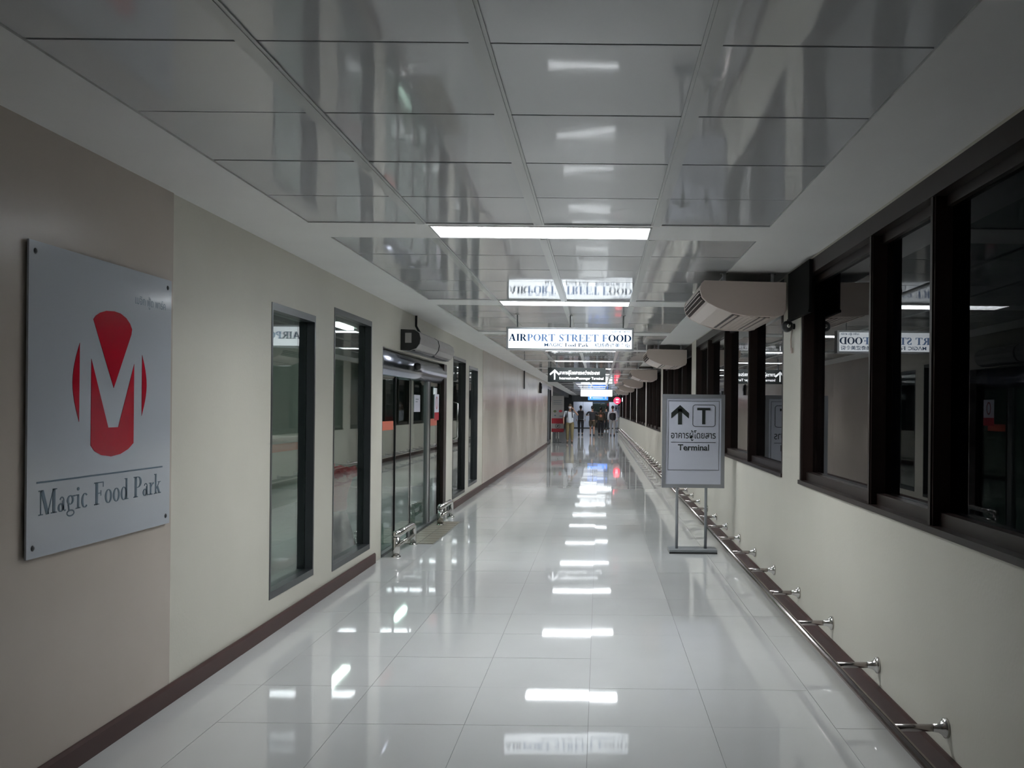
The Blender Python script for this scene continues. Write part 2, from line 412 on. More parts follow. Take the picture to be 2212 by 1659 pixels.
# notice pinned on the sliding pane and the small poster on the last pane
n = tag(boxo('paper_notice', (-2.2535, -2.251, 11.13, 11.50, 1.48, 1.69), 'paper'), 'white paper notice taped to the sliding glass door', 'notice')
art('printed_line', [B(0,0,.18,.012), B(0,-.03,.12,-.02)], 'grey', n, (-2.251, 11.22, 1.63), (0,1,0), (0,0,1), (1,0,0))
p_ = thing('window_poster', 'small white and dark red poster on the far glass pane of the entrance', 'poster', (-2.252, 12.5, 1.36))
boxo('poster_sheet', (0, .002, 0, .34, .02, .36), 'paper', p_); boxo('red_base', (.002, .003, 0, .34, 0, .11), 'redb', p_)
art('red_emblem', [p for p in R(.17,.24,.07,.09,.02,.02)], 'redb', p_, (.002, 0, 0), (0,1,0), (0,0,1), (1,0,0))

# threshold mosaic of tan stone tiles
th = struct(boxo('trim_1', (XL+.0, XL+.36, 10.3, 12.35, 0, .002), 'grout')); th.name = 'trim_1'
tt = None
for i in range(10):
    for j in range(2):
        if tt is None:
            bm = bmesh.new(); box(bm, .006, .168, .006, .196, 0, .004); tt = obj('stone_tile', bm, 'tan', th, (XL+.01, 10.3, .002))
        else: link_copy(tt, th, (XL+.01+.173*j, 10.3+.203*i, .002))

# chrome guards beside the doorway
def guard(y, label):
    t = thing('door_guard', label, 'guard rail', (-2.07, y, 0), 'chrome guards at the glass entrance')
    for k, yy in enumerate((0, .86)):
        bm = bmesh.new(); lathe(bm, [(.05,0),(.05,.006),(.03,.02),(.024,.03)], (0, yy, 0), 16); obj('foot_flange', bm, 'chrome', t)
    bm = bmesh.new(); tube(bm, [(0,0,.02),(0,0,.2)], .04); obj('post', bm, 'chrome', t)
    bm = bmesh.new(); lathe(bm, [(.002,.20),(.036,.205),(.045,.225),(.04,.25),(.022,.268),(.002,.274)], (0,0,0), 16); obj('ball_cap', bm, 'chrome', t)
    bm = bmesh.new(); tube(bm, [(0,0,.225),(0,.40,.225),(0,.76,.225),(0,.83,.21),(0,.86,.17),(0,.86,.02)], .036); obj('top_rail', bm, 'chrome', t)
    bm = bmesh.new(); tube(bm, [(0,0,.11),(0,.86,.11)], .024); obj('lower_rail', bm, 'chrome', t)
    boxo('centre_plate', (-.008, .008, .52, .62, .11, .225), 'dgrey', t)
guard(9.40, 'low chrome guard rail with ball cap at the near side of the glass entrance')
guard(12.0, 'low chrome guard rail with ball cap at the far side of the glass entrance')

# air curtains over the doorway
def curtain(y, label, vent):
    t = thing('air_curtain', label, 'air curtain', (XL, y, 2.17), 'air curtains over the glass entrance')
    prof = [(.0, .0), (.10, -.005), (.17, .02), (.205, .07), (.215, .13), (.20, .19), (.15, .225), (0, .23)]
    bm = bmesh.new(); extrude_y(bm, prof, .03 if vent else .004, 1.19); obj('body', bm, 'bannerw', t)
    bm = bmesh.new(); extrude_y(bm, [(x*1.02, z) for x, z in prof], 0, .03); obj('end_cap', bm, 'black', t)
    if vent: boxo('type_plate', (.05, .12, -.003, 0, .08, .19), 'bannerw', t)
    bm = bmesh.new(); box(bm, .06, .15, .06, 1.14, -.006, .004); obj('air_slot', bm, 'black', t)
curtain(10.15, 'white rounded air curtain with black end cap above the entrance', True)
curtain(11.36, 'second white air curtain, behind the black capped one above the entrance', False)
bm = bmesh.new(); tube(bm, [(XL+.02,10.9,ZC),(XL+.02,10.9,2.5),(XL+.05,10.93,2.44),(XL+.06,10.95,2.42)], .014, 8)
tag(obj('power_cable', bm, 'black'), 'black power cable running down the wall to the air curtain', 'cable')
bm = bmesh.new(); tube(bm, [(XL+.03,26.5,ZC),(XL+.03,26.5,2.1)], .016, 8)
tag(obj('wall_conduit', bm, 'black'), 'thin dark conduit dropping from the ceiling on the laminate wall', 'conduit')
t = thing('wall_speaker', 'narrow black box speaker high on the laminate wall near its end', 'speaker', (XL+.008, 33.5, 2.1))
boxo('cabinet', (0, .09, -.1, .1, 0, .36), 'black', t, .006); boxo('wall_bracket', (0, .05, -.03, .03, .36, .40), 'dgrey', t)
bm = bmesh.new(); lathe(bm, [(.01,.09),(.05,.09),(.055,.1),(.04,.094),(.01,.093)], (0,0,.2), 14, 'X'); obj('speaker_cone', bm, 'dgrey', t)

# ============================================================ FOOD HALL BEHIND THE LEFT WALL
struct(boxo('wall_hall', (-6.2, -6.05, YB, YE, 0, 2.9), 'shopwall'))
struct(boxo('wall_hall_near', (-6.05, XL-T, YB, YB+.1, 0, 2.9), 'shopwall'))
struct(boxo('wall_hall_far', (-6.05, XL-T, 30, 30.1, 0, 2.9), 'shopwall'))
t = thing('hall_fill_lamp', 'dim fill lamp added inside the food hall behind the glass doors', 'light', (-4.2, 10.4, 2.82))  # added to light the hall interior seen through the glass
boxo('fill_lamp_tray', (-.15, .15, -.6, .6, .03, .08), 'rib', t); boxo('fill_lamp_tube', (-.06, .06, -.58, .58, 0, .03), 'shopfill', t)
for yy, lb in ((6.2, 'dim fill lamp added inside the food hall, behind the logo board wall'), (14.8, 'fill lamp added inside the food hall above the serving counter'), (19.5, 'fill lamp added deepest inside the food hall, past the serving counter')):  # more fill lamps, added to brighten the hall's back wall
  t = thing('hall_fill_lamp', lb, 'light', (-4.2, yy, 2.82))
  boxo('fill_lamp_tray', (-.15, .15, -.6, .6, .03, .08), 'rib', t); boxo('fill_lamp_tube', (-.06, .06, -.58, .58, 0, .03), 'shopfill', t)
t = thing('serving_counter', 'long pale serving counter with an orange stripe seen through the entrance', 'counter', (-5.2, 12.6, 0))
boxo('counter_body', (-.35, .35, -2.4, 2.4, 0, 1.0), 'shopwall', t); boxo('worktop', (-.4, .4, -2.45, 2.45, 1.0, 1.05), 'bannerw', t)
boxo('orange_stripe', (.35, .356, -2.4, 2.4, .84, .96), 'orange', t)
t = thing('draped_table', 'tied pink cloth table with red flower trim behind the second window', 'table', (-2.80, 9.5, 0))
def folds(bm, prof, nf, amp, n=48):
    rings = []
    for r, z in prof:
        rings.append([bm.verts.new(((r*(1+amp*math.cos(nf*q*2*PI/n)))*math.cos(q*2*PI/n), (r*(1+amp*math.cos(nf*q*2*PI/n)))*math.sin(q*2*PI/n), z)) for q in range(n)])
    for a, b in zip(rings, rings[1:]):
        for q in range(n): f = bm.faces.new((a[q], a[(q+1)%n], b[(q+1)%n], b[q])); f.smooth = True
    bm.faces.new(rings[-1]); bm.faces.new(rings[0][::-1])
bm = bmesh.new(); folds(bm, [(.30,0),(.27,.12),(.23,.28),(.19,.42),(.17,.5)], 9, .05); obj('skirt_cloth', bm, 'mauve', t)
bm = bmesh.new(); folds(bm, [(.18,.46),(.19,.5),(.185,.56),(.20,.66),(.24,.78),(.26,.84)], 9, .03); obj('top_cloth', bm, 'pink', t)
pet = None
for i in range(14):
    a = i*2*PI/14; 
    if pet is None:
        bm = bmesh.new(); bmesh.ops.create_icosphere(bm, subdivisions=2, radius=.05)
        for v in bm.verts: v.co *= 1 + .25*math.sin(v.co.x*120)*math.cos(v.co.y*110)
        pet = obj('flower', bm, 'flower', t)
    q = pet if i == 0 else link_copy(pet, t)
    q.location = (.25*math.cos(a), .25*math.sin(a), .85 + .02*math.sin(i*2.1)); q.rotation_euler = (i, i*2, 0)
for a, r, z in ((0,.12,.9),(2,.13,.91),(4,.1,.9),(1,.02,.93)): q = link_copy(pet, t); q.location = (r*math.cos(a), r*math.sin(a), z-.02)

# ============================================================ RIGHT WALL WITH WINDOW BAND
bm = bmesh.new(); XO = XR+.16
box(bm, XR, XO, YB, YE, 0, 1.0)
pil = [6.77 + 7.37*k for k in range(-1, 10)]
for p in pil:
    if p < YE: box(bm, XR, XO, p, min(p+.63, YE), 1.0, ZC+.04)
box(bm, XR+.01, XO, YB, YE, ZC-.02, ZC+.04)
wall_right = struct(obj('wall_right', bm, 'cream'))
XG = 1.568
def post(t, y, wd=.055, nm='mullion'):
    bm = bmesh.new(); box(bm, XR+.008, XG+.03, 0, wd, 0, 1.5); box(bm, XR+.0, XR+.012, wd*.25, wd*.75, 0, 1.5)
    return obj(nm, bm, 'brown', t, (0, y, 0))
n = 5
edges = [(YB, pil[0])] if pil[0] > YB else []
allw = []
for i in range(len(pil)):
    a = pil[i]+.63; b = pil[i+1] if i+1 < len(pil) else YE
    if b > a + .5: allw.append((a, min(b, YE)))
if pil[0] > YB: allw.insert(0, (YB, pil[0]))
for a, b in allw:
    t = emptys('window_%d' % n, (0, a, 1.0)); n += 1; Lg = b-a
    z1 = ZC-.02-1.0
    o = boxo('sill', (XR-.012, XG+.05, 0, Lg, 0, .03), 'brown', t); boxo('bottom_frame', (XG-.05, XG+.03, 0, Lg, .03, .09), 'brown', t)
    boxo('head_frame', (XR+.002, XG+.03, 0, Lg, z1-.10, z1), 'brown', t); boxo('head_rail', (XG-.03, XG+.02, 0, Lg, z1-.15, z1-.10), 'brown', t)
    post(t, 0, .06, 'jamb'); post(t, Lg-.06, .06, 'jamb')
    if abs(b-6.77) < .1: ps = [.7, 2.66, 4.08, 5.01]; ps = [p-a for p in ps if p > a+.3]
    else: ps = [1.72, 3.50, 5.2]
    for q in ps:
        if q < Lg-.3: post(t, q)
    qs = [0] + [q for q in ps if q < Lg-.3] + [Lg]
    for u, v in zip(qs, qs[1:]): boxo('pane', (XG-.003, XG+.003, u+.05, v, .09, z1-.15), 'dimglass' if a + v < 4.2 else 'nightglass', t)
    if a < 20:   # thin sash stiles beside each mullion
        for q in ps: boxo('sash_stile', (XG-.02, XG+.02, q+.055, q+.095, .09, z1-.15), 'black', t)

# ---- air conditioners
def make_ac():
    t = thing('air_conditioner', '', 'air conditioner')
    # profile (x from the wall face, z from the ceiling) seen along the corridor
    prof = [(-.03, -.085), (-.665, -.075), (-.69, -.10), (-.70, -.15), (-.685, -.205), (-.64, -.25), (-.56, -.29), (-.45, -.325), (-.32, -.345), (-.12, -.350), (-.05, -.335), (-.03, -.30)]
    L_ = 1.36
    bm = bmesh.new(); extrude_y(bm, prof, .03, L_-.03); obj('body', bm, 'ac', t)
    cap = None
    for y in (0, L_-.03):
        bm = bmesh.new(); extrude_y(bm, [(x-.006*(x < -.3)+0, z-.006*(z < -.3)) for x, z in prof], 0, .03)
        o = obj('end_cap', bm, 'ac', t, (0, y, 0), .006)
    # outlet mouth with blades on the rounded front
    bm = bmesh.new()
    extrude_y(bm, [(-.703, -.145), (-.692, -.208), (-.66, -.238), (-.64, -.225), (-.66, -.15)], .07, L_-.07); obj('outlet_mouth', bm, 'acdark', t)
    for k in range(3):
        bm = bmesh.new(); x, z = (-.706, -.165) if k == 0 else ((-.700, -.195) if k == 1 else (-.683, -.222))
        extrude_y(bm, [(x-.003, z), (x-.001, z-.004), (x+.03, z+.008), (x+.03, z+.012)], .07, L_-.07); obj('outlet_blade', bm, 'ac', t)
    bm = bmesh.new(); extrude_y(bm, [(-.44, -.328), (-.44, -.332), (-.14, -.354), (-.14, -.350)], .10, L_-.10); obj('intake_grille', bm, 'acblade', t)
    for k in range(7):
        x = -.42 + k*.042
        bm = bmesh.new(); zz = -.3325 - (x+.44)*.070
        extrude_y(bm, [(x, zz), (x+.022, zz-.0015), (x+.022, zz-.008), (x, zz-.006)], .10, L_-.10); obj('intake_slat', bm, 'ac', t)
    for x in (-.5, -.12):
        for y in (.12, L_-.16):
            bm = bmesh.new(); box(bm, x-.012, x+.012, y, y+.03, -.085, 0); box(bm, x-.03, x+.03, y, y+.03, -.006, 0); obj('hanger', bm, 'alu', t)
    boxo('mounting_rail', (-.62, -.06, .1, .13, -.083, -.07), 'brown', t)
    return t
ac0 = make_ac()
aclab = ['nearest beige air conditioner hanging from the ceiling beside the tall window pillar',
         'second beige air conditioner from the camera, behind the nearest one', 'third beige air conditioner along the window side',
         'fourth beige air conditioner along the window side', 'fifth beige air conditioner along the window side, tinted by the red sign',
         'sixth beige air conditioner, smallest and close to the red lit sign']
for k in range(6):
    t = ac0 if k == 0 else copy_tree(ac0)
    t.location = (XR+.0, 7.15 + (0, 8.15, 15.95, 23.5, 31.1, 38.7)[k], ZC); t['label'] = aclab[k]; t['group'] = 'air conditioners under the ceiling'

t = thing('pipe_cover', 'black pipe cover box on the pillar top beside the nearest air conditioner', 'cover box', (XR, 6.4, 2.24))
boxo('cover_box', (-.025, 0, 0, .72, 0, .36), 'matte', t, .004); boxo('cover_lip', (-.03, 0, -.004, .724, -.012, .006), 'matte', t)
t = thing('security_camera', 'small round black security camera on the pillar under the nearest air conditioner', 'camera', (XR, 6.98, 2.18))
bm = bmesh.new(); lathe(bm, [(.022,0),(.022,-.03),(.015,-.04),(.015,-.05)], (0,0,0), 12, 'X'); obj('wall_mount', bm, 'black', t)
bm = bmesh.new(); lathe(bm, [(.005,-.05),(.03,-.045),(.043,-.02),(.045,.02),(.03,.04),(.005,.045)], (-.055,0,0), 16, 'Y'); obj('camera_body', bm, 'black', t)
bm = bmesh.new(); lathe(bm, [(.004,-.056),(.014,-.054),(.016,-.048)], (-.055,0,0), 12, 'Y'); obj('lens', bm, 'chrome', t)
bm = bmesh.new(); tube(bm, [(XR-.006,7.05,2.16),(XR-.012,7.06,2.08),(XR-.008,7.06,2.0)], .006, 8); box(bm, XR-.012, XR, 7.03, 7.08, 1.98, 2.02)
tag(obj('camera_cable', bm, 'ac'), 'short grey cable end below the small black security camera', 'cable')

# ---- low bumper rail
t = thing('bumper_rail', 'long stainless steel bumper rail low along the window wall', 'rail', (1.25, 1, .2))
bm = bmesh.new(); tube(bm, [(0, 0, 0), (0, 30, 0), (0, 62, 0)], .021, 14); obj('rail_pipe', bm, 'rail', t)
br = None
y = 3.87 - .95*2
while y < 62:
    if br is None:
        bm = bmesh.new(); tube(bm, [(0, 0, .004), (XR-1.25-.02, 0, .004)], .015, 12); br = obj('bracket_arm', bm, 'rail', t, (0, y-1, 0))
        bm = bmesh.new(); lathe(bm, [(.016,-.06),(.02,-.035),(.028,-.022),(.033,-.018),(.042,-.012),(.042,0)], (XR-1.25, 0, .004), 18, 'X'); fl = obj('wall_flange', bm, 'chrome', br)
    else:
        c = link_copy(br, t, (0, y-1, 0)); link_copy(fl, c)
    y += .95

# ============================================================ SIGNS
# logo board on the near wall
YZ = dict(U=(0,1,0), V=(0,0,1), N=(1,0,0))
def ax(d): return (d['U'], d['V'], d['N'])
sg = thing('logo_board', 'large white acrylic board with red letter logo and serif Magic Food Park lettering', 'sign', (XL+.008, 3.50, .935))
SW, SH = 1.165, 1.23
boxo('acrylic_board', (.010, .018, 0, SW, 0, SH), 'board', sg)
X0 = .0182
def on(u, v): return (X0, u, v)
# red emblem: column with arched ends, a letter cut through it, and two crescents
def arc(cx_, cy_, r, a0, a1, n=10, ry=None): return [(cx_ + r*math.cos(math.radians(a0+(a1-a0)*i/n)), cy_ + (ry or r)*math.sin(math.radians(a0+(a1-a0)*i/n))) for i in range(n+1)]
top = [(.735,.50)] + [(.955,.915)] + [(.94,.965),(.90,.995),(.84,1.012),(.76,1.015),(.69,1.005),(.63,.98),(.60,.955)]
EM_C = .735; 
art('emblem_wedge', [[(.618,.673),(.768,.925),(.774,.95),(.755,.975),(.72,.998),(.67,1.014),(.615,1.018),(.55,1.013),(.50,1.0),(.465,.983),(.447,.966)]], 'red', sg, (X0,0,0), *ax(YZ))
art('emblem_base', [[(.435,.422),(.465,.397),(.52,.377),(.60,.367),(.68,.374),(.75,.394),(.797,.42),(.797,.497),(.435,.497)],
                    [(.435,.497),(.575,.497),(.435,.795)], [(.66,.497),(.797,.497),(.797,.79)]], 'red', sg, (X0,0,0), *ax(YZ))
sg_shift = -.155
def cres(xa, sgn, y0, y1, bul):
    ps = []
    n = 12
    for i in range(n):
        a, b = i/n, (i+1)/n
        ya, yb = y0+(y1-y0)*a, y0+(y1-y0)*b
        ps.append([(xa, ya), (xa, yb), (xa+sgn*bul*math.sin(PI*b), yb), (xa+sgn*bul*math.sin(PI*a), ya)])
    return ps
art('emblem_crescent', cres(.346, -1, .525, .857, .05), 'red', sg, (X0,0,0), *ax(YZ))
art('emblem_crescent', cres(.871, 1, .547, .837, .045), 'red', sg, (X0,0,0), *ax(YZ))
art('rule_line', [B(.06,-.003,1.085,.004)], 'grey', sg, (X0,0,.291), *ax(YZ))
wd, gl = serif('Magic Food Park', .38)
s1 = 1.0/wd; 
art('serif_lettering', [[(u*s1, v*.098) for u, v in p] for g in gl for p in g], 'grey', sg, (X0, .072, .162), *ax(YZ))
text('thai_lettering', 'เมจิก ฟู้ด พาร์ค', 'grey', sg, (X0, .80, 1.06), *ax(YZ), w=.30, h=.06)
for u in (.04, SW-.04):
    for v in (.04, SH-.04):
        bm = bmesh.new(); lathe(bm, [(.012,-.018),(.012,0),(.007,.004),(.001,.005)], (X0, u, v), 12, 'X'); obj('screw', bm, 'dgrey', sg)

# street food light box
XZ = ((1,0,0), (0,0,1), (0,-1,0))
sx0, sx1, sz0, sz1, sy = -1.085, .388, 2.212, 2.476, 10.6
sg = thing('hanging_lightbox', 'glowing white AIRPORT STREET FOOD light box hanging from the ceiling', 'sign', (sx0, sy, sz0))
W_, H_ = sx1-sx0, sz1-sz0
bm = bmesh.new()
for d in ((0,W_,0,.13,0,.022),(0,W_,0,.13,H_-.022,H_),(0,.022,0,.13,.022,H_-.022),(W_-.022,W_,0,.13,.022,H_-.022)): box(bm, *d)
obj('box_frame', bm, 'alu', sg)
boxo('light_face', (.022, W_-.022, .008, .014, .022, H_-.022), 'lit', sg); boxo('back_face', (.022, W_-.022, .116, .122, .022, H_-.022), 'lit', sg)
wd, gl = serif('AIRPORT STREET FOOD', .42)
sc = (W_-.052)/wd; edge = []; mid = []
for i, g in enumerate(gl):
    ps = [[((u+du)*sc, v*.080+dv) for u, v in p] for du, dv in ((0,0),(.028,0),(-.028,0),(0,.0012),(0,-.0012)) for p in g]
    (edge if i in (0, 1, 2, 14, 15, 16) else mid).extend(ps)
art('serif_lettering', edge, 'litblue', sg, (.028, .0078, .105), *XZ)
art('serif_lettering', mid, 'litwashed', sg, (.028, .0078, .105), *XZ)  # glare over the middle letters is put into this paler colour
text('lettering', 'MΛGIC', 'litblue', sg, (.44, .0078, .042), *XZ, w=.21, h=.043, bold=.012)
wd, gl = serif('Food Park', .5); s2 = .27/wd
art('serif_lettering', [[((u+du)*s2, v*.044) for u, v in p] for du in (0,.03,-.03) for g in gl for p in g], 'litblue', sg, (.68, .0078, .042), *XZ)
text('chinese_lettering', '机场奇遊美食街', 'litblue', sg, (1.02, .0078, .038), *XZ, w=.41, h=.05, bold=.015)
text('thai_lettering', 'เมจิก ฟู้ด พาร์ค', 'litblue', sg, (1.22, .0078, .205), *XZ, w=.21, h=.034, bold=.02)
for x in (.12, W_/2, W_-.12):
    bm = bmesh.new(); tube(bm, [(x,.065,H_),(x,.065,ZC-sz0)], .008, 8); lathe(bm, [(.025,ZC-sz0-.004),(.025,ZC-sz0)], (x,.065,0), 12); obj('hanging_rod', bm, 'alu', sg)

# black international terminal sign
ax0, ax1, az0, az1, ay = -1.205, .135, 2.16, 2.49, 21.25
sg = thing('direction_sign', 'black hanging International Passenger Terminal sign with white arrow', 'sign', (ax0, ay, az0))
W_, H_ = ax1-ax0, az1-az0
boxo('sign_box', (0, W_, 0, .10, 0, H_), 'signblack', sg, .004)
art('arrow', [B(.142,.05,.172,.26), [(.157,.29),(.157,.235),(.055,.150),(.04,.185)], [(.157,.29),(.274,.185),(.259,.150),(.157,.235)]], 'whiteink', sg, (0,-.001,0), *XZ)
text('thai_lettering', 'อาคารผู้โดยสารระหว่างประเทศ', 'whiteink', sg, (.27,-.001,.145), *XZ, w=.93, h=.125, bold=.012)
text('lettering', 'InternationalPassenger Terminal', 'whiteink', sg, (.27,-.001,.04), *XZ, w=1.02, h=.075, bold=.01)
for x in (.2, W_-.2):
    bm = bmesh.new(); box(bm, x-.015, x+.015, .03, .07, H_, ZC-az0); obj('hanging_bar', bm, 'dgrey', sg)

# terminal stand sign
def stand(x0, x1, z0, z1, y, label, base=True, blank=False):
    sg = thing('stand_sign', label, 'sign', (x0, y, 0)); W_ = x1-x0
    bm = bmesh.new(); f_ = .04
    for d in ((0,W_,0,.05,z0,z0+f_),(0,W_,0,.05,z1-f_,z1),(0,f_,0,.05,z0+f_,z1-f_),(W_-f_,W_,0,.05,z0+f_,z1-f_)): box(bm, *d)
    obj('board_frame', bm, 'standf', sg); boxo('sign_face', (f_, W_-f_, .006, .012, z0+f_, z1-f_), 'standw', sg)
    boxo('back_panel', (f_, W_-f_, .035, .045, z0+f_, z1-f_), 'standf', sg)
    for x in (.17, W_-.19):
        bm = bmesh.new(); tube(bm, [(x, .06, .02), (x, .06, z1-.1)], .016, 12); obj('leg', bm, 'standf', sg)
    bm = bmesh.new(); box(bm, .085, W_-.075, -.06, .20, .018, .042); obj('base_plate', bm, 'basegrey', sg, None, .003)
    bm = bmesh.new(); box(bm, .085, W_-.075, -.06, .20, 0, .016); obj('rubber_skid', bm, 'black', sg)
    k = W_/.672; z = z1
    def Q(u, v): return (u*k, v)
    e = .0025; fy = .0055
    u0, u1, v0, v1 = .063, .612, z0+.19, z1-.068
    art('border_line', [B(u0*k,v0,u1*k,v0+e*1.6), B(u0*k,v1-e*1.6,u1*k,v1), B(u0*k,v0,u0*k+e*1.6,v1), B(u1*k-e*1.6,v0,u1*k,v1)], 'blackink', sg, (0,fy,0), *XZ)
    c = .19*k; vt = z1-.115
    art('arrow', [B(c-.022,vt-.21,c+.022,vt-.04), [(c,vt),(c,vt-.065),(c-.095,vt-.145),(c-.095,vt-.085)], [(c,vt),(c+.095,vt-.085),(c+.095,vt-.145),(c,vt-.065)]], 'blackink', sg, (0,fy,0), *XZ)
    tx = .325*k
    ps = [B(tx+.03,vt-.232,tx+.215,vt-.226), B(tx+.03,vt+.0,tx+.215,vt+.006), B(tx,vt-.2,tx+.006,vt-.025), B(tx+.239,vt-.2,tx+.245,vt-.025)]
    for cx_, cy_, a0 in ((tx+.03,vt-.2,180),(tx+.215,vt-.2,270),(tx+.215,vt-.025,0),(tx+.03,vt-.025,90)): ps += R(cx_, cy_, .031, .031, .006, .006, a0, a0+90, 5)
    art('rounded_box', ps, 'blackink', sg, (0,fy,0), *XZ)
    art('terminal_letter', [B(tx+.048,vt-.055,tx+.19,vt-.028), B(tx+.102,vt-.205,tx+.137,vt-.055)], 'blackink', sg, (0,fy,0), *XZ)
    text('thai_lettering', 'อาคารผู้โดยสาร', 'blackink', sg, (.095*k, fy, z1-.50), *XZ, w=.48*k, h=.115, bold=.006)
    art('rule_line', [B(.095*k,z1-.517,.575*k,z1-.512)], 'blackink', sg, (0,fy,0), *XZ)
    text('lettering', 'Terminal', 'blackink', sg, (.17*k, fy, z1-.603), *XZ, w=.335*k, h=.066, bold=.02)
    return sg
stand(.676, 1.348, .700, 1.704, 9.84, 'grey framed Terminal sign on two legs standing in front of the windows')
stand(1.02, 1.36, .95, 1.80, 62, 'small distant Terminal sign on legs beside the end of the window wall')

# far lit signs
sg = thing('hanging_lightbox', 'overexposed white light box hanging far down the corridor, past the black sign', 'sign', (-.93, 44.5, 2.14))
bm = bmesh.new()
for d in ((0,1.56,0,.14,0,.02),(0,1.56,0,.14,.34,.36),(0,.02,0,.14,.02,.34),(1.54,1.56,0,.14,.02,.34),(1.36,1.375,0,.01,.02,.34)): box(bm, *d)
obj('box_frame', bm, 'alu', sg); boxo('light_face', (.02,1.54,.006,.134,.02,.34), 'lit', sg)
art('symbol', R(1.455,.24,.035,.05,.012,.015,0,360,10) + R(1.455,.11,.035,.05,.012,.015,0,360,10), 'litblue', sg, (0,.0055,0), *XZ)
for x in (.1, 1.46): boxo('hanging_bar', (x-.012, x+.012, .05, .08, .36, ZC-2.14), 'dgrey', sg)
sg = thing('blue_sign', 'small glowing blue sign above the far people', 'sign', (-.75, 60, 2.13))
boxo('blue_face', (0, 1.3, 0, .12, 0, .26), 'bluelit', sg); art('pale_marks', [B(.1,.10,.2,.2), B(.3,.12,.95,.17), B(1.1,.10,1.2,.22)], 'whiteink', sg, (0,-.002,0), *XZ)
for x in (.2, 1.1): boxo('hanging_bar', (x-.012, x+.012, .05, .08, .26, ZC-2.13), 'dgrey', sg)
sg = thing('red_sign', 'round glowing red sign above the end of the window wall', 'sign', (1.0, 52, 2.03))
bm = bmesh.new(); lathe(bm, [(.17,-.04),(.2,-.02),(.2,.04),(.15,.06)], (0,0,0), 28, 'Y'); obj('red_disc', bm, 'redlit', sg)
art('white_symbol', [B(-.08,.03,.08,.10), B(-.07,-.11,.07,-.06)], 'lit', sg, (0,-.041,0), *XZ)
boxo('side_tube', (.27, .31, 0, .05, -.05, .17), 'lit', sg); boxo('back_bar', (-.02, .3, .05, .07, .02, .05), 'dgrey', sg)
boxo('hanging_bar', (-.012, .012, .03, .05, .17, ZC-2.03), 'dgrey', sg)

# banner stand by the end of the laminate wall
sg = thing('banner_stand', 'tall food promotion banner in grey and red on a chrome stand', 'banner', (-2.19, 42.0, 0))
W_ = .56
boxo('banner_board', (0, W_, 0, .03, .47, 2.13), 'bannerw', sg)
art('red_band', [B(0,.47,W_,.63), B(0,.86,W_,1.10)], 'redb', sg, (0,-.001,0), *XZ)
art('food_picture', [[(.15+.07*math.cos(a), 1.42+.06*math.sin(a)) for a in [i*PI/6 for i in range(12)]]], 'greenc', sg, (0,-.001,0), *XZ)
art('food_picture', [[(.41+.08*math.cos(a), 1.43+.06*math.sin(a)) for a in [i*PI/6 for i in range(12)]]], 'redb', sg, (0,-.001,0), *XZ)
art('round_logo', R(.28,.745,.11,.10,.015,.015) + [[(.24,.70),(.30,.72),(.34,.77),(.27,.79)]], 'blackink', sg, (0,-.0012,0), *XZ)
art('text_line', [B(.08,1.9,.48,1.915), B(.08,1.82,.44,1.835), B(.08,1.74,.48,1.755), B(.12,1.2,.2,1.26), B(.36,1.18,.5,1.22)], 'grey', sg, (0,-.001,0), *XZ)
for x in (.22, .33):
    bm = bmesh.new(); tube(bm, [(x,.03,.02),(x,.03,.6)], .018, 10); obj('leg', bm, 'chrome', sg)
bm = bmesh.new(); box(bm, .08, .48, -.12, .18, 0, .025); obj('base_plate', bm, 'dgrey', sg)

# ============================================================ FAR END
struct(boxo('wall_end', (-6.2, XR+.3, YE, YE+.15, 0, 3.0), 'shopdark'))
for k, (a, b) in enumerate(((-2.1, -1.33), (-1.31, -.56), (.78, 1.48))):
    o = struct(boxo('partition_panel', (a, b, YE-.08, YE, .06, 2.12), 'endwall')); o.name = 'trim_%d' % (k+2)
o = struct(boxo('trim_5', (-2.2, XR, YE-1.35, YE-1.25, 2.15, ZC), 'basegrey')); o2 = struct(boxo('trim_6', (-2.2, XR, YE-.09, YE, 0, .06), 'dgrey'))
t = thing('end_fill_lamp', 'wide fill lamp added to brighten the pale partition at the very end', 'light', (-1.6, YE-1.15, ZC-.03))  # extra lamp added to brighten the partition, tucked behind the bulkhead
boxo('fill_lamp_tray', (0, 2.8, 0, .6, -.02, .015), 'rib', t); boxo('diffuser', (.02, 2.78, .02, .58, -.03, -.02), 'filldiff', t)
t = emptys('door_3', (.1, YE-.05, 0))
boxo('door_frame', (-.66, -.62, -.04, .04, 0, 2.12), 'dgrey', t); boxo('door_frame', (.62, .66, -.04, .04, 0, 2.12), 'dgrey', t); boxo('door_frame', (-.02, .02, -.04, .04, 0, 2.12), 'dgrey', t)
boxo('pane', (-.62, -.02, -.005, .005, 0, 2.12), 'glass', t); boxo('pane', (.02, .62, -.005, .005, 0, 2.12), 'glass', t)
# dark shop front on the open side past the laminate wall
struct(boxo('wall_shop', (-3.6, -3.5, LE, 70, 0, 2.9), 'shopdark'))
o = struct(boxo('trim_7', (-3.5, XL, LE, 66, 2.35, 2.9), 'shopdark'))
struct(boxo('wall_back', (-6.2, XR+.2, YB-.1, YB, 0, 3.0), 'cream'))

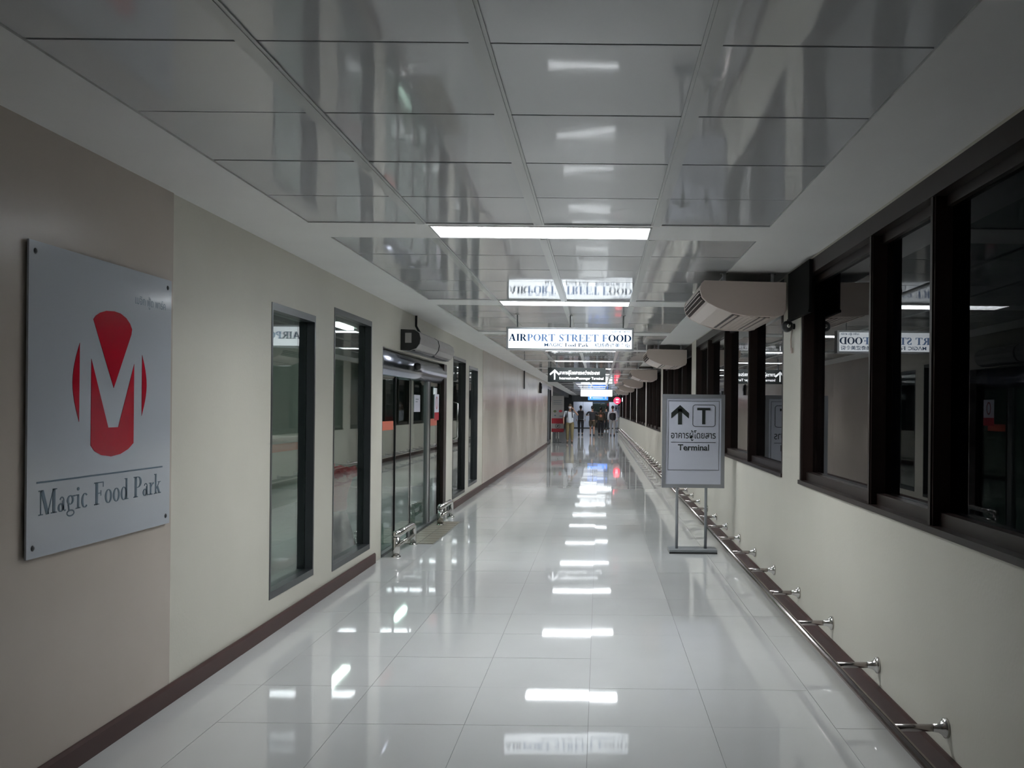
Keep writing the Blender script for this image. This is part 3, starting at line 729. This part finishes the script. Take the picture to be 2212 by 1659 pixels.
# ============================================================ PEOPLE
def skinned(name, verts, edges, radii, m, parent, sub=1, root=0):
    me = bpy.data.meshes.new(name); me.from_pydata(verts, edges, [])
    o = bpy.data.objects.new(name, me); C.objects.link(o)
    md = o.modifiers.new('s', 'SKIN'); sv = me.skin_vertices[0].data
    for i, r in enumerate(radii): sv[i].radius = (r if isinstance(r, tuple) else (r, r)); sv[i].use_root = (i == root)
    md.use_smooth_shade = True
    s_ = o.modifiers.new('u', 'SUBSURF'); s_.levels = sub; s_.render_levels = sub
    dg = bpy.context.evaluated_depsgraph_get(); nm = bpy.data.meshes.new_from_object(o.evaluated_get(dg))
    bpy.data.objects.remove(o); bpy.data.meshes.remove(me)
    nm.name = name; nm.materials.clear(); nm.materials.append(M[m])
    ob = bpy.data.objects.new(name, nm); C.objects.link(ob); ob.parent = parent
    return ob
def person(x, y, ht, rz, label, shirt, legs, shoes='dcloth', shorts=False, stride=.12, hair='hair', cap=False, mask=False,
           pack=None, packm='dcloth', armL=None, armR=None, wide=1.0, vest=None, sleeve='long'):
    t = thing('person', label, 'person', (x, y, 0), 'people at the end of the corridor', rz); t.scale = (ht/1.7,)*3
    w_ = .19*wide
    # faces local -Y when rz = 0
    J = dict(pel=(0,0,.93), wai=(0,0,1.05), che=(0,-.01,1.25), nck=(0,0,1.42), nk2=(0,-.005,1.48), hd1=(0,-.02,1.55), hd2=(0,-.015,1.62), hd3=(0,0,1.665))
    eL = armL or ((w_+.07,.02,1.12), (w_+.06,-.06,.88)); eR = armR or ((-w_-.07,.02,1.12), (-w_-.06,-.06,.88))
    V = [J[k] for k in ('pel','wai','che','nck','nk2','hd1','hd2','hd3')]; rad = [(.11*wide,.08),(.10*wide,.08),(.12*wide,.085),(.055,.055),(.052,.055),(.066,.08),(.075,.09),(.055,.065)]
    E = [(i, i+1) for i in range(7)]
    def chain(start, pts, rs):
        prev = start
        for p, r in zip(pts, rs): V.append(p); rad.append(r); E.append((prev, len(V)-1)); prev = len(V)-1
        return prev
    hands = []
    for s_, (el, wr) in ((1, eL), (-1, eR)):
        a = Vector(wr) - Vector(el); a.normalize(); wv = Vector(wr)
        chain(2, [(s_*w_, 0, 1.38), el, wr, tuple(wv + a*.06)], [.055, .042, .028, (.035, .018)])
        hands.append((wv + a*.07, a, s_))
    feet = []
    for s_ in (1, -1):
        dy = stride*s_
        kn = (s_*.10, -dy*.6-.02, .50); an = (s_*.10, dy*-1.0+.02, .09)
        chain(0, [(s_*.10, 0, .86), kn, an, (s_*.11, an[1]-.12, .035)], [.085*wide, .058, .038, (.035, .03)]); feet.append(an)
    body = skinned('body', V, E, rad, 'skin', t)
    # fingers and nose are joined into the body mesh
    bm = bmesh.new(); bm.from_mesh(body.data)
    for hp, a, s_ in hands:
        side = a.orthogonal().normalized() if abs(a.z) < .8 else Vector((0, 1, 0)); side = (side - a*side.dot(a)).normalized(); cr = a.cross(side)
        for q, ln in zip((-.027, -.009, .009, .027), (.058, .07, .066, .05)):
            b0 = hp + side*q - a*.01; tube(bm, [b0, b0 + a*ln*.6, b0 + a*ln + cr*.012], [.0085, .008, .006], 6)
        b0 = hp - a*.05 + side*.03; tube(bm, [b0, b0 + side*.03 + a*.03, b0 + side*.035 + a*.055], [.010, .009, .007], 6)
    tube(bm, [(0, -.10, 1.62), (0, -.125, 1.59), (0, -.10, 1.578)], [.006, .014, .008], 6)
    for s_ in (1, -1): tube(bm, [(s_*.07, .0, 1.62), (s_*.085, .01, 1.60), (s_*.072, .0, 1.575)], [.006, .014, .008], 6)
    for f in bm.faces: f.smooth = True
    bm.to_mesh(body.data); bm.free()
    # shirt
    V2 = [(0,0,.80),(0,0,1.03),(0,-.01,1.25),(0,0,1.39)]; E2 = [(0,1),(1,2),(2,3)]; r2 = [(.17*wide,.13),(.155*wide,.12),(.175*wide,.125),(.075,.07)]
    for s_, (el, wr) in ((1, eL), (-1, eR)):
        n0 = len(V2); V2 += [(s_*w_, 0, 1.375), tuple(Vector(el)*.98 + Vector((s_*w_, 0, 1.375))*.02)]; r2 += [.07, .052]; E2 += [(2, n0), (n0, n0+1)]
        if sleeve == 'long': V2.append(tuple(Vector(wr)*.92+Vector(el)*.08)); r2.append(.038); E2.append((n0+1, n0+2))
    skinned('shirt', V2, E2, r2, shirt, t)
    if vest: skinned('vest', [(0,0,.82),(0,0,1.06),(0,-.01,1.27),(0,0,1.37)], [(0,1),(1,2),(2,3)], [(.20*wide,.16),(.19*wide,.155),(.20*wide,.155),(.16,.12)], vest, t)
    # trousers or shorts
    V3 = [(0,0,1.0)]; E3 = []; r3 = [(.14*wide,.105)]
    for s_ in (1, -1):
        dy = stride*s_; kn = Vector((s_*.10, -dy*.6-.02, .50)); an = Vector((s_*.10, -dy+.02, .09))
        n0 = len(V3); V3.append((s_*.10, 0, .82)); r3.append(.105*wide); E3.append((0, n0))
        V3.append(tuple(kn)); r3.append(.09 if shorts else .078); E3.append((n0, n0+1))
        if not shorts: V3.append(tuple(an + Vector((0,0,.02)))); r3.append(.062); E3.append((n0+1, n0+2))
    skinned('shorts' if shorts else 'trousers', V3, E3, r3, legs, t)
    for an in feet:
        bm = bmesh.new(); prof = [(-.045,.0),(.045,.0),(.048,.04),(.035,.085),(-.035,.085),(-.048,.04)]
        a = [bm.verts.new((an[0]+x_, an[1]+.06, z_)) for x_, z_ in prof]; b = [bm.verts.new((an[0]+x_, an[1]-.04, z_)) for x_, z_ in prof]
        c = [bm.verts.new((an[0]+x_*.8, an[1]-.19, z_*.5)) for x_, z_ in prof]
        for p_, q_ in ((a, b), (b, c)):
            for i in range(6): bm.faces.new((p_[i], p_[(i+1)%6], q_[(i+1)%6], q_[i]))
        bm.faces.new(a); bm.faces.new(c[::-1]); obj('shoe', bm, shoes, t)
    bm = bmesh.new(); bmesh.ops.create_uvsphere(bm, u_segments=16, v_segments=10, radius=1)
    for v in bm.verts:
        v.co = Vector((v.co.x*.088, v.co.y*.105 + .012, v.co.z*.10 + 1.635))
        if v.co.z < 1.61 and v.co.y < .02: v.co.z = 1.625 + (v.co.z-1.61)*.1; v.co.y = max(v.co.y, -.07)
    for f in bm.faces: f.smooth = True
    obj('cap' if cap else 'hair', bm, hair if not cap else 'dcloth', t)
    if cap: bm = bmesh.new(); box(bm, -.06, .06, -.19, -.08, 1.645, 1.655); obj('cap_visor', bm, 'dcloth', t)
    if mask:
        bm = bmesh.new(); bmesh.ops.create_uvsphere(bm, u_segments=12, v_segments=8, radius=1)
        for v in bm.verts: v.co = Vector((v.co.x*.06, v.co.y*.045-.075, v.co.z*.05+1.565))
        obj('face_mask', bm, 'wshirt', t)
    if pack:
        bm = bmesh.new(); box(bm, -.17, .17, .10, .28, .93, 1.42); o = obj('backpack', bm, pack, t, None, .03)
        if packm != pack: bm = bmesh.new(); lathe(bm, [(.09,.271),(.09,.285),(.05,.295)], (0,0,1.2), 14, 'Y'); obj('backpack_patch', bm, packm, o)
        for s_ in (1, -1):
            bm = bmesh.new(); tube(bm, [(s_*.1,.13,1.38),(s_*.1,.02,1.46),(s_*.1,-.13,1.36),(s_*.12,-.12,1.15),(s_*.13,.1,1.05)], .018, 6); obj('shoulder_strap', bm, pack, o)
    return t
person(-1.33, 41.3, 1.74, 0, 'person in white shirt, khaki trousers and face mask facing the camera, arm raised', 'wshirt', 'khaki', 'brownc', stride=.04,
       mask=True, armL=((.36,.0,1.22),(.16,-.16,1.48)), sleeve='short', pack='dcloth', hair='brownc', wide=1.12)
person(-1.10, 54.0, 1.72, PI, 'person in dark cap and pale sleeved top with dark backpack walking away', 'wshirt', 'dcloth', cap=True, pack='dcloth', stride=.05)
person(-.41, 53.0, 1.70, PI, 'person in black t-shirt and brown shorts walking away, elbows out', 'dcloth', 'brownc', shorts=True, stride=.10, wide=1.2, sleeve='short',
       armR=((-.36,.0,1.17),(-.22,-.2,1.2)), armL=((.36,.0,1.17),(.22,-.2,1.2)))
person(.08, 54.0, 1.62, PI, 'person in dark clothes with an orange patched backpack walking away', 'brownc', 'dcloth', pack='brownc', packm='orangec', stride=.05)
person(.77, 53.3, 1.72, PI, 'person in white sleeves, dark vest and light grey trousers near the window wall', 'wshirt', 'greyc', stride=.10, vest='dcloth')
person(.48, 64.0, 1.70, PI, 'person all in black farthest away, behind the backpack wearer', 'dcloth', 'dcloth', 'wshirt', stride=.05)
